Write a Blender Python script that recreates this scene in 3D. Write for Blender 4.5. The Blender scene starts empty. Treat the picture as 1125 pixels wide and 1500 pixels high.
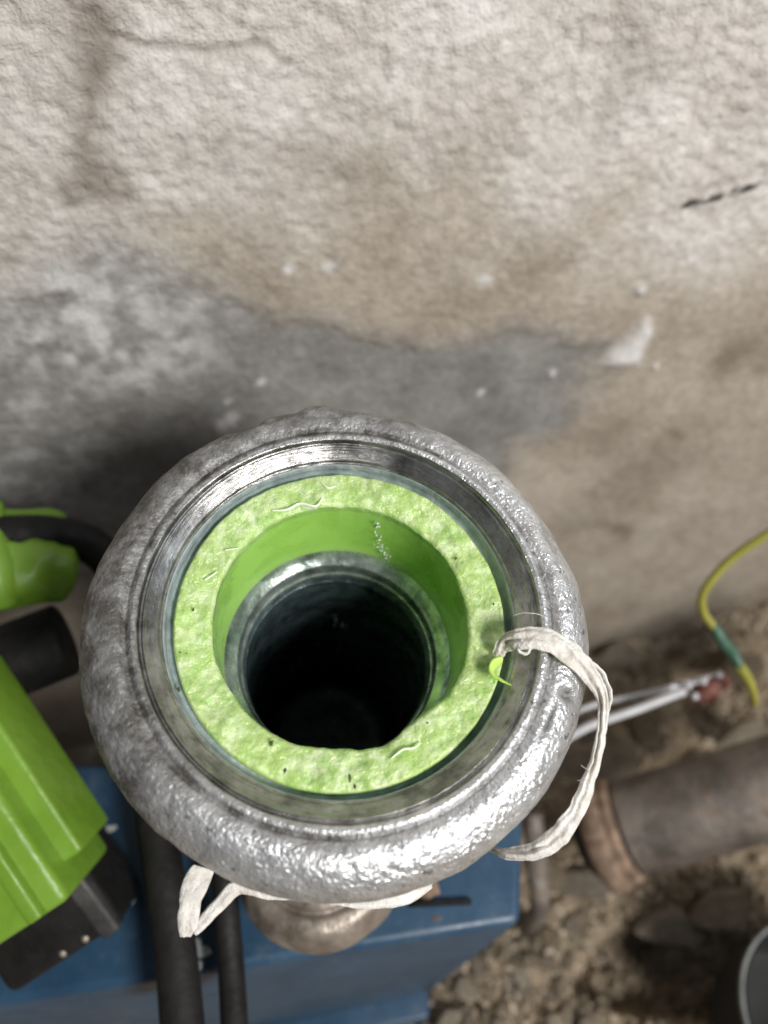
import bpy, math, random
import numpy as np
from mathutils import Vector, Matrix

random.seed(7)
rng = np.random.default_rng(7)
S = bpy.context.scene
COL = S.collection
R = math.radians

# ------------------------------------------------------------------ camera
F = 1088.0                      # focal length in photograph pixels
PITCH = R(40)                   # angle between the view axis and straight down
CAM = np.array([0.0, 0.0, 0.30])
FW = np.array([0, math.sin(PITCH), -math.cos(PITCH)])
UP = np.array([0, math.cos(PITCH), math.sin(PITCH)])
RT = np.array([1.0, 0, 0])
cam = bpy.data.cameras.new('camera')
cam_o = bpy.data.objects.new('camera', cam)
COL.objects.link(cam_o)
cam_o.location = CAM
cam_o.rotation_euler = (PITCH, 0, 0)
cam.sensor_fit = 'VERTICAL'; cam.sensor_height = 36; cam.sensor_width = 27
cam.lens = F / 1500 * 36
cam.clip_start = 0.004; cam.clip_end = 20
cam.dof.use_dof = True
cam.dof.focus_distance = 0.105
cam.dof.aperture_fstop = 12.5
S.camera = cam_o

# ------------------------------------------------------------------ light
world = bpy.data.worlds.new('World'); S.world = world; world.use_nodes = True
bg = world.node_tree.nodes['Background']
bg.inputs[0].default_value = (0.80, 0.86, 1.0, 1)
bg.inputs[1].default_value = 0.085

def lamp(name, loc, target, power, size, color):
    l = bpy.data.lights.new(name, 'AREA'); l.shape = 'DISK'; l.size = size
    l.energy = power; l.color = color
    o = bpy.data.objects.new(name, l); COL.objects.link(o)
    o.location = loc
    d = Vector(target) - Vector(loc)
    o.rotation_euler = d.to_track_quat('-Z', 'Y').to_euler()
    return o
lamp('work_lamp', (0.36, -0.37, 0.62), (0.0, 0.07, 0.17), 6.5, 0.19, (1.0, 0.98, 0.95))
lamp('window_light', (0.55, 0.02, 0.75), (0.02, 0.08, 0.2), 0.8, 0.30, (0.82, 0.91, 1.0))

S.view_settings.view_transform = 'Standard'
S.view_settings.look = 'None'
S.view_settings.exposure = 0
S.view_settings.gamma = 1
S.view_settings.use_curve_mapping = False
S.render.engine = 'CYCLES'
S.cycles.use_denoising = True
S.cycles.max_bounces = 8

# ------------------------------------------------------------------ helpers
def ray(px, py):
    return FW + RT * ((px - 562.5) / F) - UP * ((py - 750) / F)
def at_d(px, py, d): return CAM + ray(px, py) * d
def at_z(px, py, z):
    r = ray(px, py); return CAM + r * ((z - CAM[2]) / r[2])

def _hash(ix, iy, iz, seed):
    h = (ix * 374761393 + iy * 668265263 + iz * 2147483647 + seed * 974634777) & 0xffffffff
    h = ((h ^ (h >> 13)) * 1274126177) & 0xffffffff
    h = (h ^ (h >> 16)) & 0xffffffff
    return h.astype(np.float64) / 0xffffffff * 2 - 1
def vnoise(p, seed=0):
    p = np.asarray(p, float)
    i = np.floor(p).astype(np.int64); f = p - i
    w = f * f * f * (f * (f * 6 - 15) + 10)
    out = 0
    for dx in (0, 1):
        for dy in (0, 1):
            for dz in (0, 1):
                c = _hash(i[:, 0] + dx, i[:, 1] + dy, i[:, 2] + dz, seed)
                out = out + c * np.where(dx, w[:, 0], 1 - w[:, 0]) * np.where(dy, w[:, 1], 1 - w[:, 1]) * np.where(dz, w[:, 2], 1 - w[:, 2])
    return out
def fbm(p, scale, octs=4, seed=0, gain=0.5):
    p = np.asarray(p, float) * scale
    a, t, o = 1.0, 0.0, 0.0
    for k in range(octs):
        o = o + a * vnoise(p + 17.3 * k, seed + k); t += a
        a *= gain; p = p * 2.03
    return o / t
def sstep(a, b, x):
    t = np.clip((x - a) / (b - a), 0, 1); return t * t * (3 - 2 * t)

def mesh_obj(name, verts, faces, mat, parent=None, smooth=True, attrs=None):
    me = bpy.data.meshes.new(name)
    me.from_pydata([tuple(v) for v in verts], [], faces if isinstance(faces, list) else faces.tolist())
    if smooth: me.polygons.foreach_set('use_smooth', [True] * len(me.polygons))
    if attrs:
        for k, a in attrs.items():
            at = me.attributes.new(k, 'FLOAT', 'POINT'); at.data.foreach_set('value', np.asarray(a, np.float32))
    me.update()
    me.materials.append(mat)
    o = bpy.data.objects.new(name, me); COL.objects.link(o)
    if parent is not None: o.parent = parent
    return o
def empty(name, loc, mat3=None):
    o = bpy.data.objects.new(name, None); COL.objects.link(o)
    o.empty_display_size = 0.01
    if mat3 is not None:
        o.matrix_world = Matrix.Translation(Vector(loc)) @ mat3.to_4x4()
    else: o.location = loc
    return o
def tag(o, label, cat, group=None):
    o['label'] = label; o['category'] = cat
    if group: o['group'] = group
    return o
def into(o, parent):                     # world-space mesh becomes a part of a placed Empty
    o.parent = parent
    bpy.context.view_layer.update()
    o.matrix_parent_inverse = parent.matrix_world.inverted()
    return o

def spline(pts, n):
    P = np.asarray(pts, float)
    P = np.vstack([2 * P[0] - P[1], P, 2 * P[-1] - P[-2]])
    m = len(P) - 3
    ts = np.linspace(0, m - 1e-6, n); out = []
    for t in ts:
        k = int(t); f = t - k
        a, b, c, d = P[k], P[k + 1], P[k + 2], P[k + 3]
        out.append(0.5 * ((2 * b) + (c - a) * f + (2 * a - 5 * b + 4 * c - d) * f * f + (3 * b - a - 3 * c + d) * f ** 3))
    return np.array(out)
def sweep(pts, ru, rv, nseg=14, twist=None, hint=(0, 0, 1), n=None, cap=True, wobble=0, wscale=600, face=None, folds=0):
    """tube along world points; ru/rv half sizes (scalar or per point), returns verts, faces"""
    P = spline(pts, n or (len(pts) * 8))
    N = len(P)
    def lin(v):
        v = np.atleast_1d(np.asarray(v, float))
        if len(v) == 1: return np.full(N, v[0])
        return spline(v[:, None], N)[:, 0]
    ru, rv = lin(ru), lin(rv)
    tw = lin(twist) if twist is not None else np.zeros(N)
    T = np.gradient(P, axis=0); T /= np.linalg.norm(T, axis=1)[:, None] + 1e-12
    h = np.array(hint, float); U = h - T[0] * (h @ T[0]); U /= np.linalg.norm(U)
    V, ang = [], np.linspace(0, 2 * math.pi, nseg, endpoint=False)
    for i in range(N):
        U = U - T[i] * (U @ T[i]); U /= np.linalg.norm(U)
        if face is not None:
            U = np.cross(np.array(face, float), T[i]); U /= np.linalg.norm(U)
        W = np.cross(T[i], U)
        u = U * math.cos(tw[i]) + W * math.sin(tw[i]); w = np.cross(T[i], u)
        fo = 1.0
        if folds:
            fo = 1 + folds * (0.7 * np.cos(5 * ang + 1.3 * math.sin(i * .07)) + 0.6 * np.cos(8 * ang + 2 + 1.7 * math.sin(i * .045 + 1)))
        V.append(P[i] + np.outer(np.cos(ang) * ru[i], u) + np.outer(np.sin(ang) * rv[i] * fo, w))
    V = np.array(V).reshape(-1, 3)
    if wobble:
        d = np.stack([fbm(V + 3.1 * k, wscale, 3, 11 + k) for k in range(3)], 1)
        V = V + d * wobble
    Fc = []
    for i in range(N - 1):
        for j in range(nseg):
            a = i * nseg + j; b = i * nseg + (j + 1) % nseg
            Fc.append((a, b, b + nseg, a + nseg))
    if cap:
        Fc.append(tuple(range(nseg - 1, -1, -1))); Fc.append(tuple((N - 1) * nseg + j for j in range(nseg)))
    return V, Fc
def lathe(profile, segs, step=None, closed=False):
    """profile (r,z) in metres -> verts, faces, theta, normal"""
    pr = np.array(profile, float)
    if step:
        out = [pr[0]]
        for a, b in zip(pr[:-1], pr[1:]):
            k = max(1, int(math.ceil(np.linalg.norm(b - a) / step)))
            for t in range(1, k + 1): out.append(a + (b - a) * t / k)
        pr = np.array(out)
    M = len(pr); th = np.linspace(0, 2 * math.pi, segs, endpoint=False)
    T = np.gradient(pr, axis=0); T /= np.linalg.norm(T, axis=1)[:, None] + 1e-12
    nr, nz = -T[:, 1], T[:, 0]
    c, s = np.cos(th), np.sin(th)
    V = np.stack([np.outer(pr[:, 0], c), np.outer(pr[:, 0], s), np.repeat(pr[:, 1][:, None], segs, 1)], 2).reshape(-1, 3)
    Nn = np.stack([np.outer(nr, c), np.outer(nr, s), np.repeat(nz[:, None], segs, 1)], 2).reshape(-1, 3)
    TH = np.tile(th, M)
    i, j = np.meshgrid(np.arange(M - 1), np.arange(segs), indexing='ij')
    a = (i * segs + j).ravel(); b = (i * segs + (j + 1) % segs).ravel()
    Fc = np.stack([a, b, b + segs, a + segs], 1)
    return V, Fc, TH, Nn, pr
def smooth_profile(pts, n): return [tuple(p) for p in spline(pts, n)]

# ------------------------------------------------------------------ materials
def new_mat(name):
    m = bpy.data.materials.new(name); m.use_nodes = True
    nt = m.node_tree; b = nt.nodes['Principled BSDF']
    return m, nt, b
class G:
    def __init__(s, nt): s.nt = nt
    def n(s, t, **kw):
        x = s.nt.nodes.new(t)
        for k, v in kw.items():
            if k.startswith('i_'): x.inputs[k[2:].replace('_', ' ')].default_value = v
            else: setattr(x, k, v)
        return x
    def l(s, a, b): s.nt.links.new(a, b)
    def coord(s): return s.n('ShaderNodeTexCoord').outputs['Object']
    def noise(s, vec, scale, detail=4, rough=0.55, dist=0):
        x = s.n('ShaderNodeTexNoise'); x.inputs['Scale'].default_value = scale
        x.inputs['Detail'].default_value = detail; x.inputs['Roughness'].default_value = rough
        x.inputs['Distortion'].default_value = dist
        s.l(vec, x.inputs['Vector']); return x.outputs['Fac']
    def ramp(s, fac, stops):
        x = s.n('ShaderNodeValToRGB'); e = x.color_ramp.elements
        while len(e) < len(stops): e.new(0.5)
        for k, (p, c) in enumerate(stops):
            e[k].position = p; e[k].color = c if len(c) == 4 else (*c, 1)
        s.l(fac, x.inputs[0]); return x.outputs[0]
    def mix(s, fac, a, b, blend='MIX'):
        x = s.n('ShaderNodeMix', data_type='RGBA', blend_type=blend)
        for v, k in ((fac, 0), (a, 6), (b, 7)):
            if hasattr(v, 'is_output'): s.l(v, x.inputs[k])
            elif k == 0: x.inputs[0].default_value = v
            else: x.inputs[k].default_value = (*v, 1) if len(v) == 3 else v
        return x.outputs[2]
    def math(s, op, a, b=0.0, c=None, clamp=False):
        x = s.n('ShaderNodeMath', operation=op, use_clamp=clamp)
        for k, v in enumerate((a, b, c)):
            if v is None: continue
            if hasattr(v, 'is_output'): s.l(v, x.inputs[k])
            else: x.inputs[k].default_value = v
        return x.outputs[0]
    def bump(s, h, dist, strength=1.0, normal=None):
        x = s.n('ShaderNodeBump'); x.inputs['Distance'].default_value = dist
        x.inputs['Strength'].default_value = strength
        s.l(h, x.inputs['Height'])
        if normal is not None: s.l(normal, x.inputs['Normal'])
        return x.outputs[0]
    def attr(s, name): return s.n('ShaderNodeAttribute', attribute_name=name).outputs['Fac']
    def remap(s, v, a, b, c, d):
        x = s.n('ShaderNodeMapRange'); s.l(v, x.inputs[0])
        for k, q in enumerate((a, b, c, d)): x.inputs[k + 1].default_value = q
        return x.outputs[0]

def simple(name, c1, c2, scale, rough, metallic=0, bscale=None, bdist=0, detail=5, rvar=0.1, spec=0.5, lo=0.35, hi=0.65, **extra):
    m, nt, b = new_mat(name); g = G(nt); co = g.coord()
    nz = g.noise(co, scale, detail, 0.6)
    g.l(g.ramp(nz, [(lo, c1), (hi, c2)]), b.inputs['Base Color'])
    g.l(g.remap(g.noise(co, scale * 2.7, 3), 0.3, 0.7, rough - rvar, rough + rvar), b.inputs['Roughness'])
    b.inputs['Metallic'].default_value = metallic
    b.inputs['Specular IOR Level'].default_value = spec
    if bscale: g.l(g.bump(g.noise(co, bscale, 4), bdist), b.inputs['Normal'])
    for k, v in extra.items(): b.inputs[k.replace('_', ' ')].default_value = v
    return m

def mat_cast():
    m, nt, b = new_mat('galvanised_cast'); g = G(nt); co = g.coord()
    dirt_shade = g.attr('dirt_shade')
    n1 = g.noise(co, 420, 5, 0.6); n2 = g.noise(co, 95, 4)
    col = g.ramp(n1, [(0.3, (0.48, 0.48, 0.485)), (0.5, (0.68, 0.69, 0.70)), (0.72, (0.84, 0.85, 0.86))])
    grime_shade = g.math('MULTIPLY', g.ramp(g.noise(co, 260, 6, 0.7), [(0.40, (1, 1, 1)), (0.68, (0.55, 0.55, 0.55))]), dirt_shade, clamp=True)
    col = g.mix(grime_shade, col, (0.066, 0.060, 0.052))  # one dark tone for grime and the left side's painted shade
    pit = g.ramp(g.noise(co, 700, 3), [(0.30, (1, 1, 1)), (0.36, (0, 0, 0))])
    col = g.mix(g.math('MULTIPLY', pit, 0.7), col, (0.09, 0.085, 0.08))
    g.l(col, b.inputs['Base Color'])
    met = g.math('SUBTRACT', 0.80, g.math('MULTIPLY', dirt_shade, 0.50))
    g.l(met, b.inputs['Metallic'])
    ro = g.math('ADD', g.remap(n2, 0.3, 0.7, 0.30, 0.44), g.math('MULTIPLY', dirt_shade, 0.16))
    g.l(ro, b.inputs['Roughness'])
    h1 = g.noise(co, 1500, 2.0, 0.5, 0.5); h2 = g.noise(co, 700, 2, 0.5)
    h3 = g.noise(co, 3200, 2)
    h = g.math('ADD', g.math('ADD', h1, g.math('MULTIPLY', h2, 0.75)), g.math('MULTIPLY', h3, 0.22))
    h = g.math('MULTIPLY', h, g.math('SUBTRACT', 1.0, g.math('MULTIPLY', dirt_shade, 0.1)))
    g.l(g.bump(h, 0.00031, 1.0), b.inputs['Normal'])
    return m

def mat_machined():
    m, nt, b = new_mat('machined_iron'); g = G(nt); co = g.coord()
    sp = g.n('ShaderNodeSeparateXYZ'); g.l(co, sp.inputs[0])
    rad = g.math('SQRT', g.math('ADD', g.math('POWER', sp.outputs[0], 2), g.math('POWER', sp.outputs[1], 2)))
    ang = g.math('ARCTAN2', sp.outputs[1], sp.outputs[0])
    cb = g.n('ShaderNodeCombineXYZ')
    g.l(g.math('MULTIPLY', rad, 5200), cb.inputs[0]); g.l(g.math('MULTIPLY', ang, 2.6), cb.inputs[1])
    lines = g.noise(cb.outputs[0], 1.0, 5, 0.6)
    cb2 = g.n('ShaderNodeCombineXYZ')
    g.l(g.math('MULTIPLY', rad, 2100), cb2.inputs[0]); g.l(g.math('MULTIPLY', ang, 9), cb2.inputs[1])
    scr = g.noise(cb2.outputs[0], 1.0, 4, 0.65)
    blot = g.noise(co, 210, 5, 0.65)
    col = g.ramp(blot, [(0.34, (0.15, 0.147, 0.143)), (0.5, (0.34, 0.33, 0.325)), (0.68, (0.52, 0.51, 0.50))])
    col = g.mix(g.ramp(scr, [(0.33, (0.6,) * 3), (0.46, (0, 0, 0))]), col, (0.07, 0.066, 0.062))
    g.l(col, b.inputs['Base Color'])
    b.inputs['Metallic'].default_value = 0.95
    g.l(g.remap(scr, 0.3, 0.7, 0.40, 0.22), b.inputs['Roughness'])
    g.l(g.bump(g.math('ADD', lines, g.math('MULTIPLY', scr, 0.9)), 0.00009, 1.0), b.inputs['Normal'])
    return m

def mat_liner():
    m, nt, b = new_mat('green_plastic_cut'); g = G(nt); co = g.coord()
    cut = g.attr('cut')
    n1 = g.noise(co, 480, 6, 0.68); n2 = g.noise(co, 120, 4, 0.6)
    rough_c = g.ramp(n1, [(0.30, (0.28, 0.47, 0.11)), (0.47, (0.44, 0.61, 0.23)), (0.64, (0.74, 0.83, 0.58))])
    rough_c = g.mix(g.ramp(n2, [(0.35, (0.0,) * 3), (0.7, (0.55,) * 3)]), rough_c, (0.44, 0.66, 0.13))
    grey = g.ramp(g.noise(co, 330, 6, 0.75), [(0.56, (0, 0, 0)), (0.70, (0.6,) * 3)])
    rough_c = g.mix(grey, rough_c, (0.20, 0.27, 0.13))
    dark = g.ramp(g.noise(co, 620, 2), [(0.745, (0, 0, 0)), (0.77, (1, 1, 1))])
    rough_c = g.mix(dark, rough_c, (0.03, 0.04, 0.02))
    rough_c = g.mix(g.ramp(g.noise(co, 75, 5, 0.7), [(0.45, (0, 0, 0)), (0.72, (0.75,) * 3)]), rough_c, (0.37, 0.49, 0.17))
    col = g.mix(cut, (0.36, 0.66, 0.12), rough_c)
    g.l(col, b.inputs['Base Color'])
    wet = g.ramp(g.noise(co, 150, 4, 0.6), [(0.46, (1, 1, 1)), (0.60, (0, 0, 0))])
    g.l(g.remap(wet, 0, 1, 0.16, 0.55), b.inputs['Roughness'])
    h = g.math('ADD', g.noise(co, 900, 3, 0.6), g.math('MULTIPLY', g.noise(co, 2600, 3), 0.5))
    bm = g.bump(g.math('MULTIPLY', h, cut), 0.0005, 0.7)
    g.l(bm, b.inputs['Normal'])
    b.inputs['Subsurface Weight'].default_value = 0.5
    b.inputs['Coat Weight'].default_value = 0.5; b.inputs['Coat Roughness'].default_value = 0.12; g.l(bm, b.inputs['Coat Normal'])
    b.inputs['Subsurface Radius'].default_value = (0.5, 1.0, 0.15)
    b.inputs['Subsurface Scale'].default_value = 0.0035
    return m

def mat_wall():
    m, nt, b = new_mat('old_plaster'); g = G(nt); co = g.coord()
    lime, cem, stain, white, mark = (g.attr(k) for k in ('lime', 'cement', 'stain', 'white', 'mark'))
    n1 = g.noise(co, 60, 6, 0.6); n2 = g.noise(co, 420, 5, 0.62); n3 = g.noise(co, 22, 4)
    tan_c = g.ramp(n1, [(0.22, (0.29, 0.243, 0.19)), (0.5, (0.405, 0.352, 0.287)), (0.78, (0.49, 0.435, 0.365))])
    lime_c = g.ramp(n1, [(0.22, (0.50, 0.46, 0.415)), (0.5, (0.60, 0.565, 0.525)), (0.78, (0.69, 0.67, 0.645))])
    cem_c = g.ramp(n1, [(0.30, (0.16, 0.156, 0.148)), (0.5, (0.222, 0.217, 0.207)), (0.72, (0.30, 0.295, 0.285))])
    c = g.mix(lime, tan_c, lime_c)
    c = g.mix(cem, c, cem_c)
    c = g.mix(g.math('MULTIPLY', stain, 0.8), c, (0.16, 0.125, 0.09))
    c = g.mix(white, c, (0.70, 0.69, 0.68))
    fine = g.ramp(n2, [(0.3, (0.80,) * 3), (0.7, (1.14, 1.14, 1.14))])
    c = g.mix(1.0, c, fine, 'MULTIPLY')
    c = g.mix(mark, c, (0.05, 0.045, 0.04))
    g.l(c, b.inputs['Base Color'])
    b.inputs['Roughness'].default_value = 0.9
    b.inputs['Specular IOR Level'].default_value = 0.25
    h = g.math('ADD', g.noise(co, 620, 3, 0.6), g.math('MULTIPLY', g.noise(co, 1500, 3), 0.6))
    g.l(g.bump(h, 0.0007, 0.75), b.inputs['Normal'])
    return m

def mat_floor():
    m, nt, b = new_mat('dry_earth'); g = G(nt); co = g.coord()
    n1 = g.noise(co, 55, 6, 0.65); n2 = g.noise(co, 300, 5, 0.65)
    c = g.ramp(n1, [(0.3, (0.17, 0.12, 0.075)), (0.5, (0.32, 0.25, 0.17)), (0.7, (0.48, 0.40, 0.29))])
    c = g.mix(1.0, c, g.ramp(n2, [(0.3, (0.7,) * 3), (0.7, (1.2,) * 3)]), 'MULTIPLY')
    g.l(c, b.inputs['Base Color']); b.inputs['Roughness'].default_value = 0.95
    b.inputs['Specular IOR Level'].default_value = 0.2
    g.l(g.bump(g.noise(co, 420, 5, 0.65), 0.002, 0.8), b.inputs['Normal'])
    return m

def mat_rust_pipe():
    m, nt, b = new_mat('rusty_dark_pipe'); g = G(nt); co = g.coord()
    n1 = g.noise(co, 70, 6, 0.65); n2 = g.noise(co, 260, 5, 0.7)
    c = g.ramp(n1, [(0.34, (0.08, 0.068, 0.058)), (0.5, (0.165, 0.14, 0.12)), (0.62, (0.24, 0.21, 0.18)), (0.75, (0.25, 0.155, 0.09))])
    c = g.mix(g.ramp(n2, [(0.55, (0, 0, 0)), (0.72, (0.8,) * 3)]), c, (0.19, 0.105, 0.055))
    g.l(c, b.inputs['Base Color']); b.inputs['Metallic'].default_value = 0.15
    g.l(g.remap(n2, 0.3, 0.7, 0.32, 0.6), b.inputs['Roughness'])
    g.l(g.bump(n2, 0.001, 0.6), b.inputs['Normal'])
    return m

def mat_blue():
    m, nt, b = new_mat('blue_enamel'); g = G(nt); co = g.coord()
    n1 = g.noise(co, 70, 5, 0.6); n2 = g.noise(co, 170, 6, 0.7)
    c = g.ramp(n1, [(0.3, (0.018, 0.052, 0.098)), (0.7, (0.031, 0.080, 0.142))])
    dust = g.ramp(n2, [(0.55, (0, 0, 0)), (0.78, (0.45,) * 3)])
    c = g.mix(dust, c, (0.12, 0.145, 0.17))
    rustm = g.ramp(g.noise(co, 140, 3), [(0.72, (0, 0, 0)), (0.76, (1, 1, 1))])
    c = g.mix(rustm, c, (0.16, 0.10, 0.055))
    g.l(c, b.inputs['Base Color'])
    g.l(g.remap(n2, 0.3, 0.7, 0.30, 0.5), b.inputs['Roughness'])
    g.l(g.bump(n1, 0.0006, 0.4), b.inputs['Normal'])
    return m

M_CAST, M_MACH, M_LINER, M_WALL, M_FLOOR, M_RUST, M_BLUE = mat_cast(), mat_machined(), mat_liner(), mat_wall(), mat_floor(), mat_rust_pipe(), mat_blue()
M_ZINC = simple('zinc_bore', (0.26, 0.31, 0.34), (0.50, 0.56, 0.60), 300, 0.38, 0.35, 700, 0.0003)
M_WETSTEEL = simple('wet_steel', (0.16, 0.20, 0.19), (0.60, 0.66, 0.65), 230, 0.27, 0.75, 420, 0.00022, rvar=0.08)
M_BORE = simple('black_bore', (0.010, 0.017, 0.019), (0.060, 0.085, 0.092), 200, 0.28, 0.2, 500, 0.0004)
M_TAPE = simple('hemp_tape', (0.58, 0.54, 0.48), (0.80, 0.78, 0.74), 420, 0.65, 0, 1300, 0.0004, Subsurface_Weight=0.3, Subsurface_Radius=(1, .9, .8), Subsurface_Scale=0.0008)
M_GREEN = simple('green_plastic', (0.14, 0.275, 0.022), (0.18, 0.33, 0.036), 60, 0.40, 0, 300, 0.0003)
M_BLACK = simple('black_plastic', (0.006, 0.006, 0.006), (0.014, 0.013, 0.012), 150, 0.6, 0, 500, 0.0002, spec=0.25)
M_BLACKDUSTY = simple('dusty_black_plastic', (0.016, 0.016, 0.016), (0.07, 0.066, 0.062), 130, 0.6, 0, 400, 0.0004, hi=0.75)
M_RUBBER = simple('black_rubber', (0.008, 0.0075, 0.007), (0.020, 0.018, 0.017), 120, 0.6, 0, 500, 0.0002, spec=0.3)
M_RUSTY = simple('rust', (0.13, 0.085, 0.055), (0.34, 0.235, 0.165), 160, 0.8, 0, 400, 0.001)
def stone_mat(name, c1, c2):
    m, nt, b = new_mat(name); g = G(nt); co = g.coord(); inf = g.n('ShaderNodeObjectInfo')
    off = g.n('ShaderNodeVectorMath', operation='ADD'); g.l(co, off.inputs[0]); g.l(inf.outputs['Location'], off.inputs[1])
    n1 = g.noise(off.outputs[0], 2.2, 6, 0.65); c = g.ramp(n1, [(0.3, c1), (0.7, c2)])
    v = g.remap(inf.outputs['Random'], 0, 1, 0.85, 1.4); cv = g.n('ShaderNodeCombineColor')
    for k in range(3): g.l(v, cv.inputs[k])
    g.l(g.mix(1.0, c, cv.outputs[0], 'MULTIPLY'), b.inputs['Base Color'])
    b.inputs['Roughness'].default_value = 0.95; b.inputs['Specular IOR Level'].default_value = 0.15
    g.l(g.bump(g.noise(off.outputs[0], 6, 6, 0.7), 0.25, 0.8), b.inputs['Normal'])
    return m
M_STONE = stone_mat('rubble_stone', (0.30, 0.23, 0.155), (0.60, 0.50, 0.37))
M_STONEG = stone_mat('grey_stone', (0.34, 0.275, 0.20), (0.62, 0.54, 0.43))
M_GRIT = simple('grit', (0.24, 0.185, 0.125), (0.56, 0.47, 0.36), 220, 0.95, spec=0.15)
M_RIM = simple('pale_rim', (0.14, 0.145, 0.14), (0.24, 0.25, 0.24), 100, 0.5)
M_WIREW = simple('white_insulation', (0.40, 0.40, 0.41), (0.54, 0.54, 0.55), 100, 0.42)
M_WIREY = simple('yellow_insulation', (0.25, 0.24, 0.035), (0.32, 0.30, 0.05), 90, 0.45)
M_WIREG = simple('green_insulation', (0.04, 0.10, 0.065), (0.06, 0.14, 0.09), 90, 0.45)
M_RED = simple('red_terminal', (0.10, 0.03, 0.02), (0.17, 0.055, 0.04), 150, 0.6)
M_PALE = simple('pale_fluff', (0.50, 0.53, 0.52), (0.75, 0.78, 0.77), 900, 0.6)
M_DULL = simple('dull_galvanised', (0.17, 0.14, 0.11), (0.37, 0.32, 0.27), 160, 0.46, 0.45, 320, 0.0004)
M_SHAVE = simple('green_shaving', (0.42, 0.66, 0.10), (0.55, 0.78, 0.18), 300, 0.35, Subsurface_Weight=0.3, Subsurface_Radius=(.5, 1, .1), Subsurface_Scale=0.001)
m, nt, b = new_mat('grey_glazed'); b.inputs['Base Color'].default_value = (0.022, 0.023, 0.022, 1); b.inputs['Roughness'].default_value = 0.75; M_GLAZE = m
M_SPECK = simple('dirt_shade', (0.04, 0.05, 0.025), (0.14, 0.17, 0.08), 900, 0.8)
m, nt, b = new_mat('oil_glint'); b.inputs['Base Color'].default_value = (0.78, 0.86, 0.66, 1); b.inputs['Roughness'].default_value = 0.12; M_WETGLINT = m  # opaque pale base colour paints the shine of wet oil

# ------------------------------------------------------------------ wall
YAW = R(12)
W0 = at_z(562, 1010, 0.0)
WD = np.array([math.cos(YAW), math.sin(YAW), 0]); WN = np.array([math.sin(YAW), -math.cos(YAW), 0])
def wall_uv(px, py):
    r = ray(px, py); t = ((W0 - CAM) @ WN) / (r @ WN); p = CAM + r * t - W0
    return np.array([p @ WD, p[2]])
def axis_pts(lo, hi, flo, fhi, fine, coarse):
    return np.concatenate([np.arange(lo, flo, coarse), np.arange(flo, fhi, fine), np.arange(fhi, hi + coarse, coarse)])
def poly_sdf(uv, pts):
    pts = np.array(pts); d = np.full(len(uv), 1e9); inside = np.zeros(len(uv), bool)
    for a, b_ in zip(pts, np.roll(pts, -1, axis=0)):
        e = b_ - a; w = uv - a
        t = np.clip((w @ e) / (e @ e), 0, 1)
        d = np.minimum(d, np.linalg.norm(w - t[:, None] * e, axis=1))
        c = (a[1] > uv[:, 1]) != (b_[1] > uv[:, 1])
        with np.errstate(divide='ignore', invalid='ignore'):
            x = (b_[0] - a[0]) * (uv[:, 1] - a[1]) / (b_[1] - a[1]) + a[0]
        inside ^= c & (uv[:, 0] < x)
    return np.where(inside, -d, d)
def seg_d(uv, pts):
    d = np.full(len(uv), 1e9)
    for a, b_ in zip(pts[:-1], pts[1:]):
        e = b_ - a; w = uv - a; t = np.clip((w @ e) / (e @ e), 0, 1)
        d = np.minimum(d, np.linalg.norm(w - t[:, None] * e, axis=1))
    return d
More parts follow.
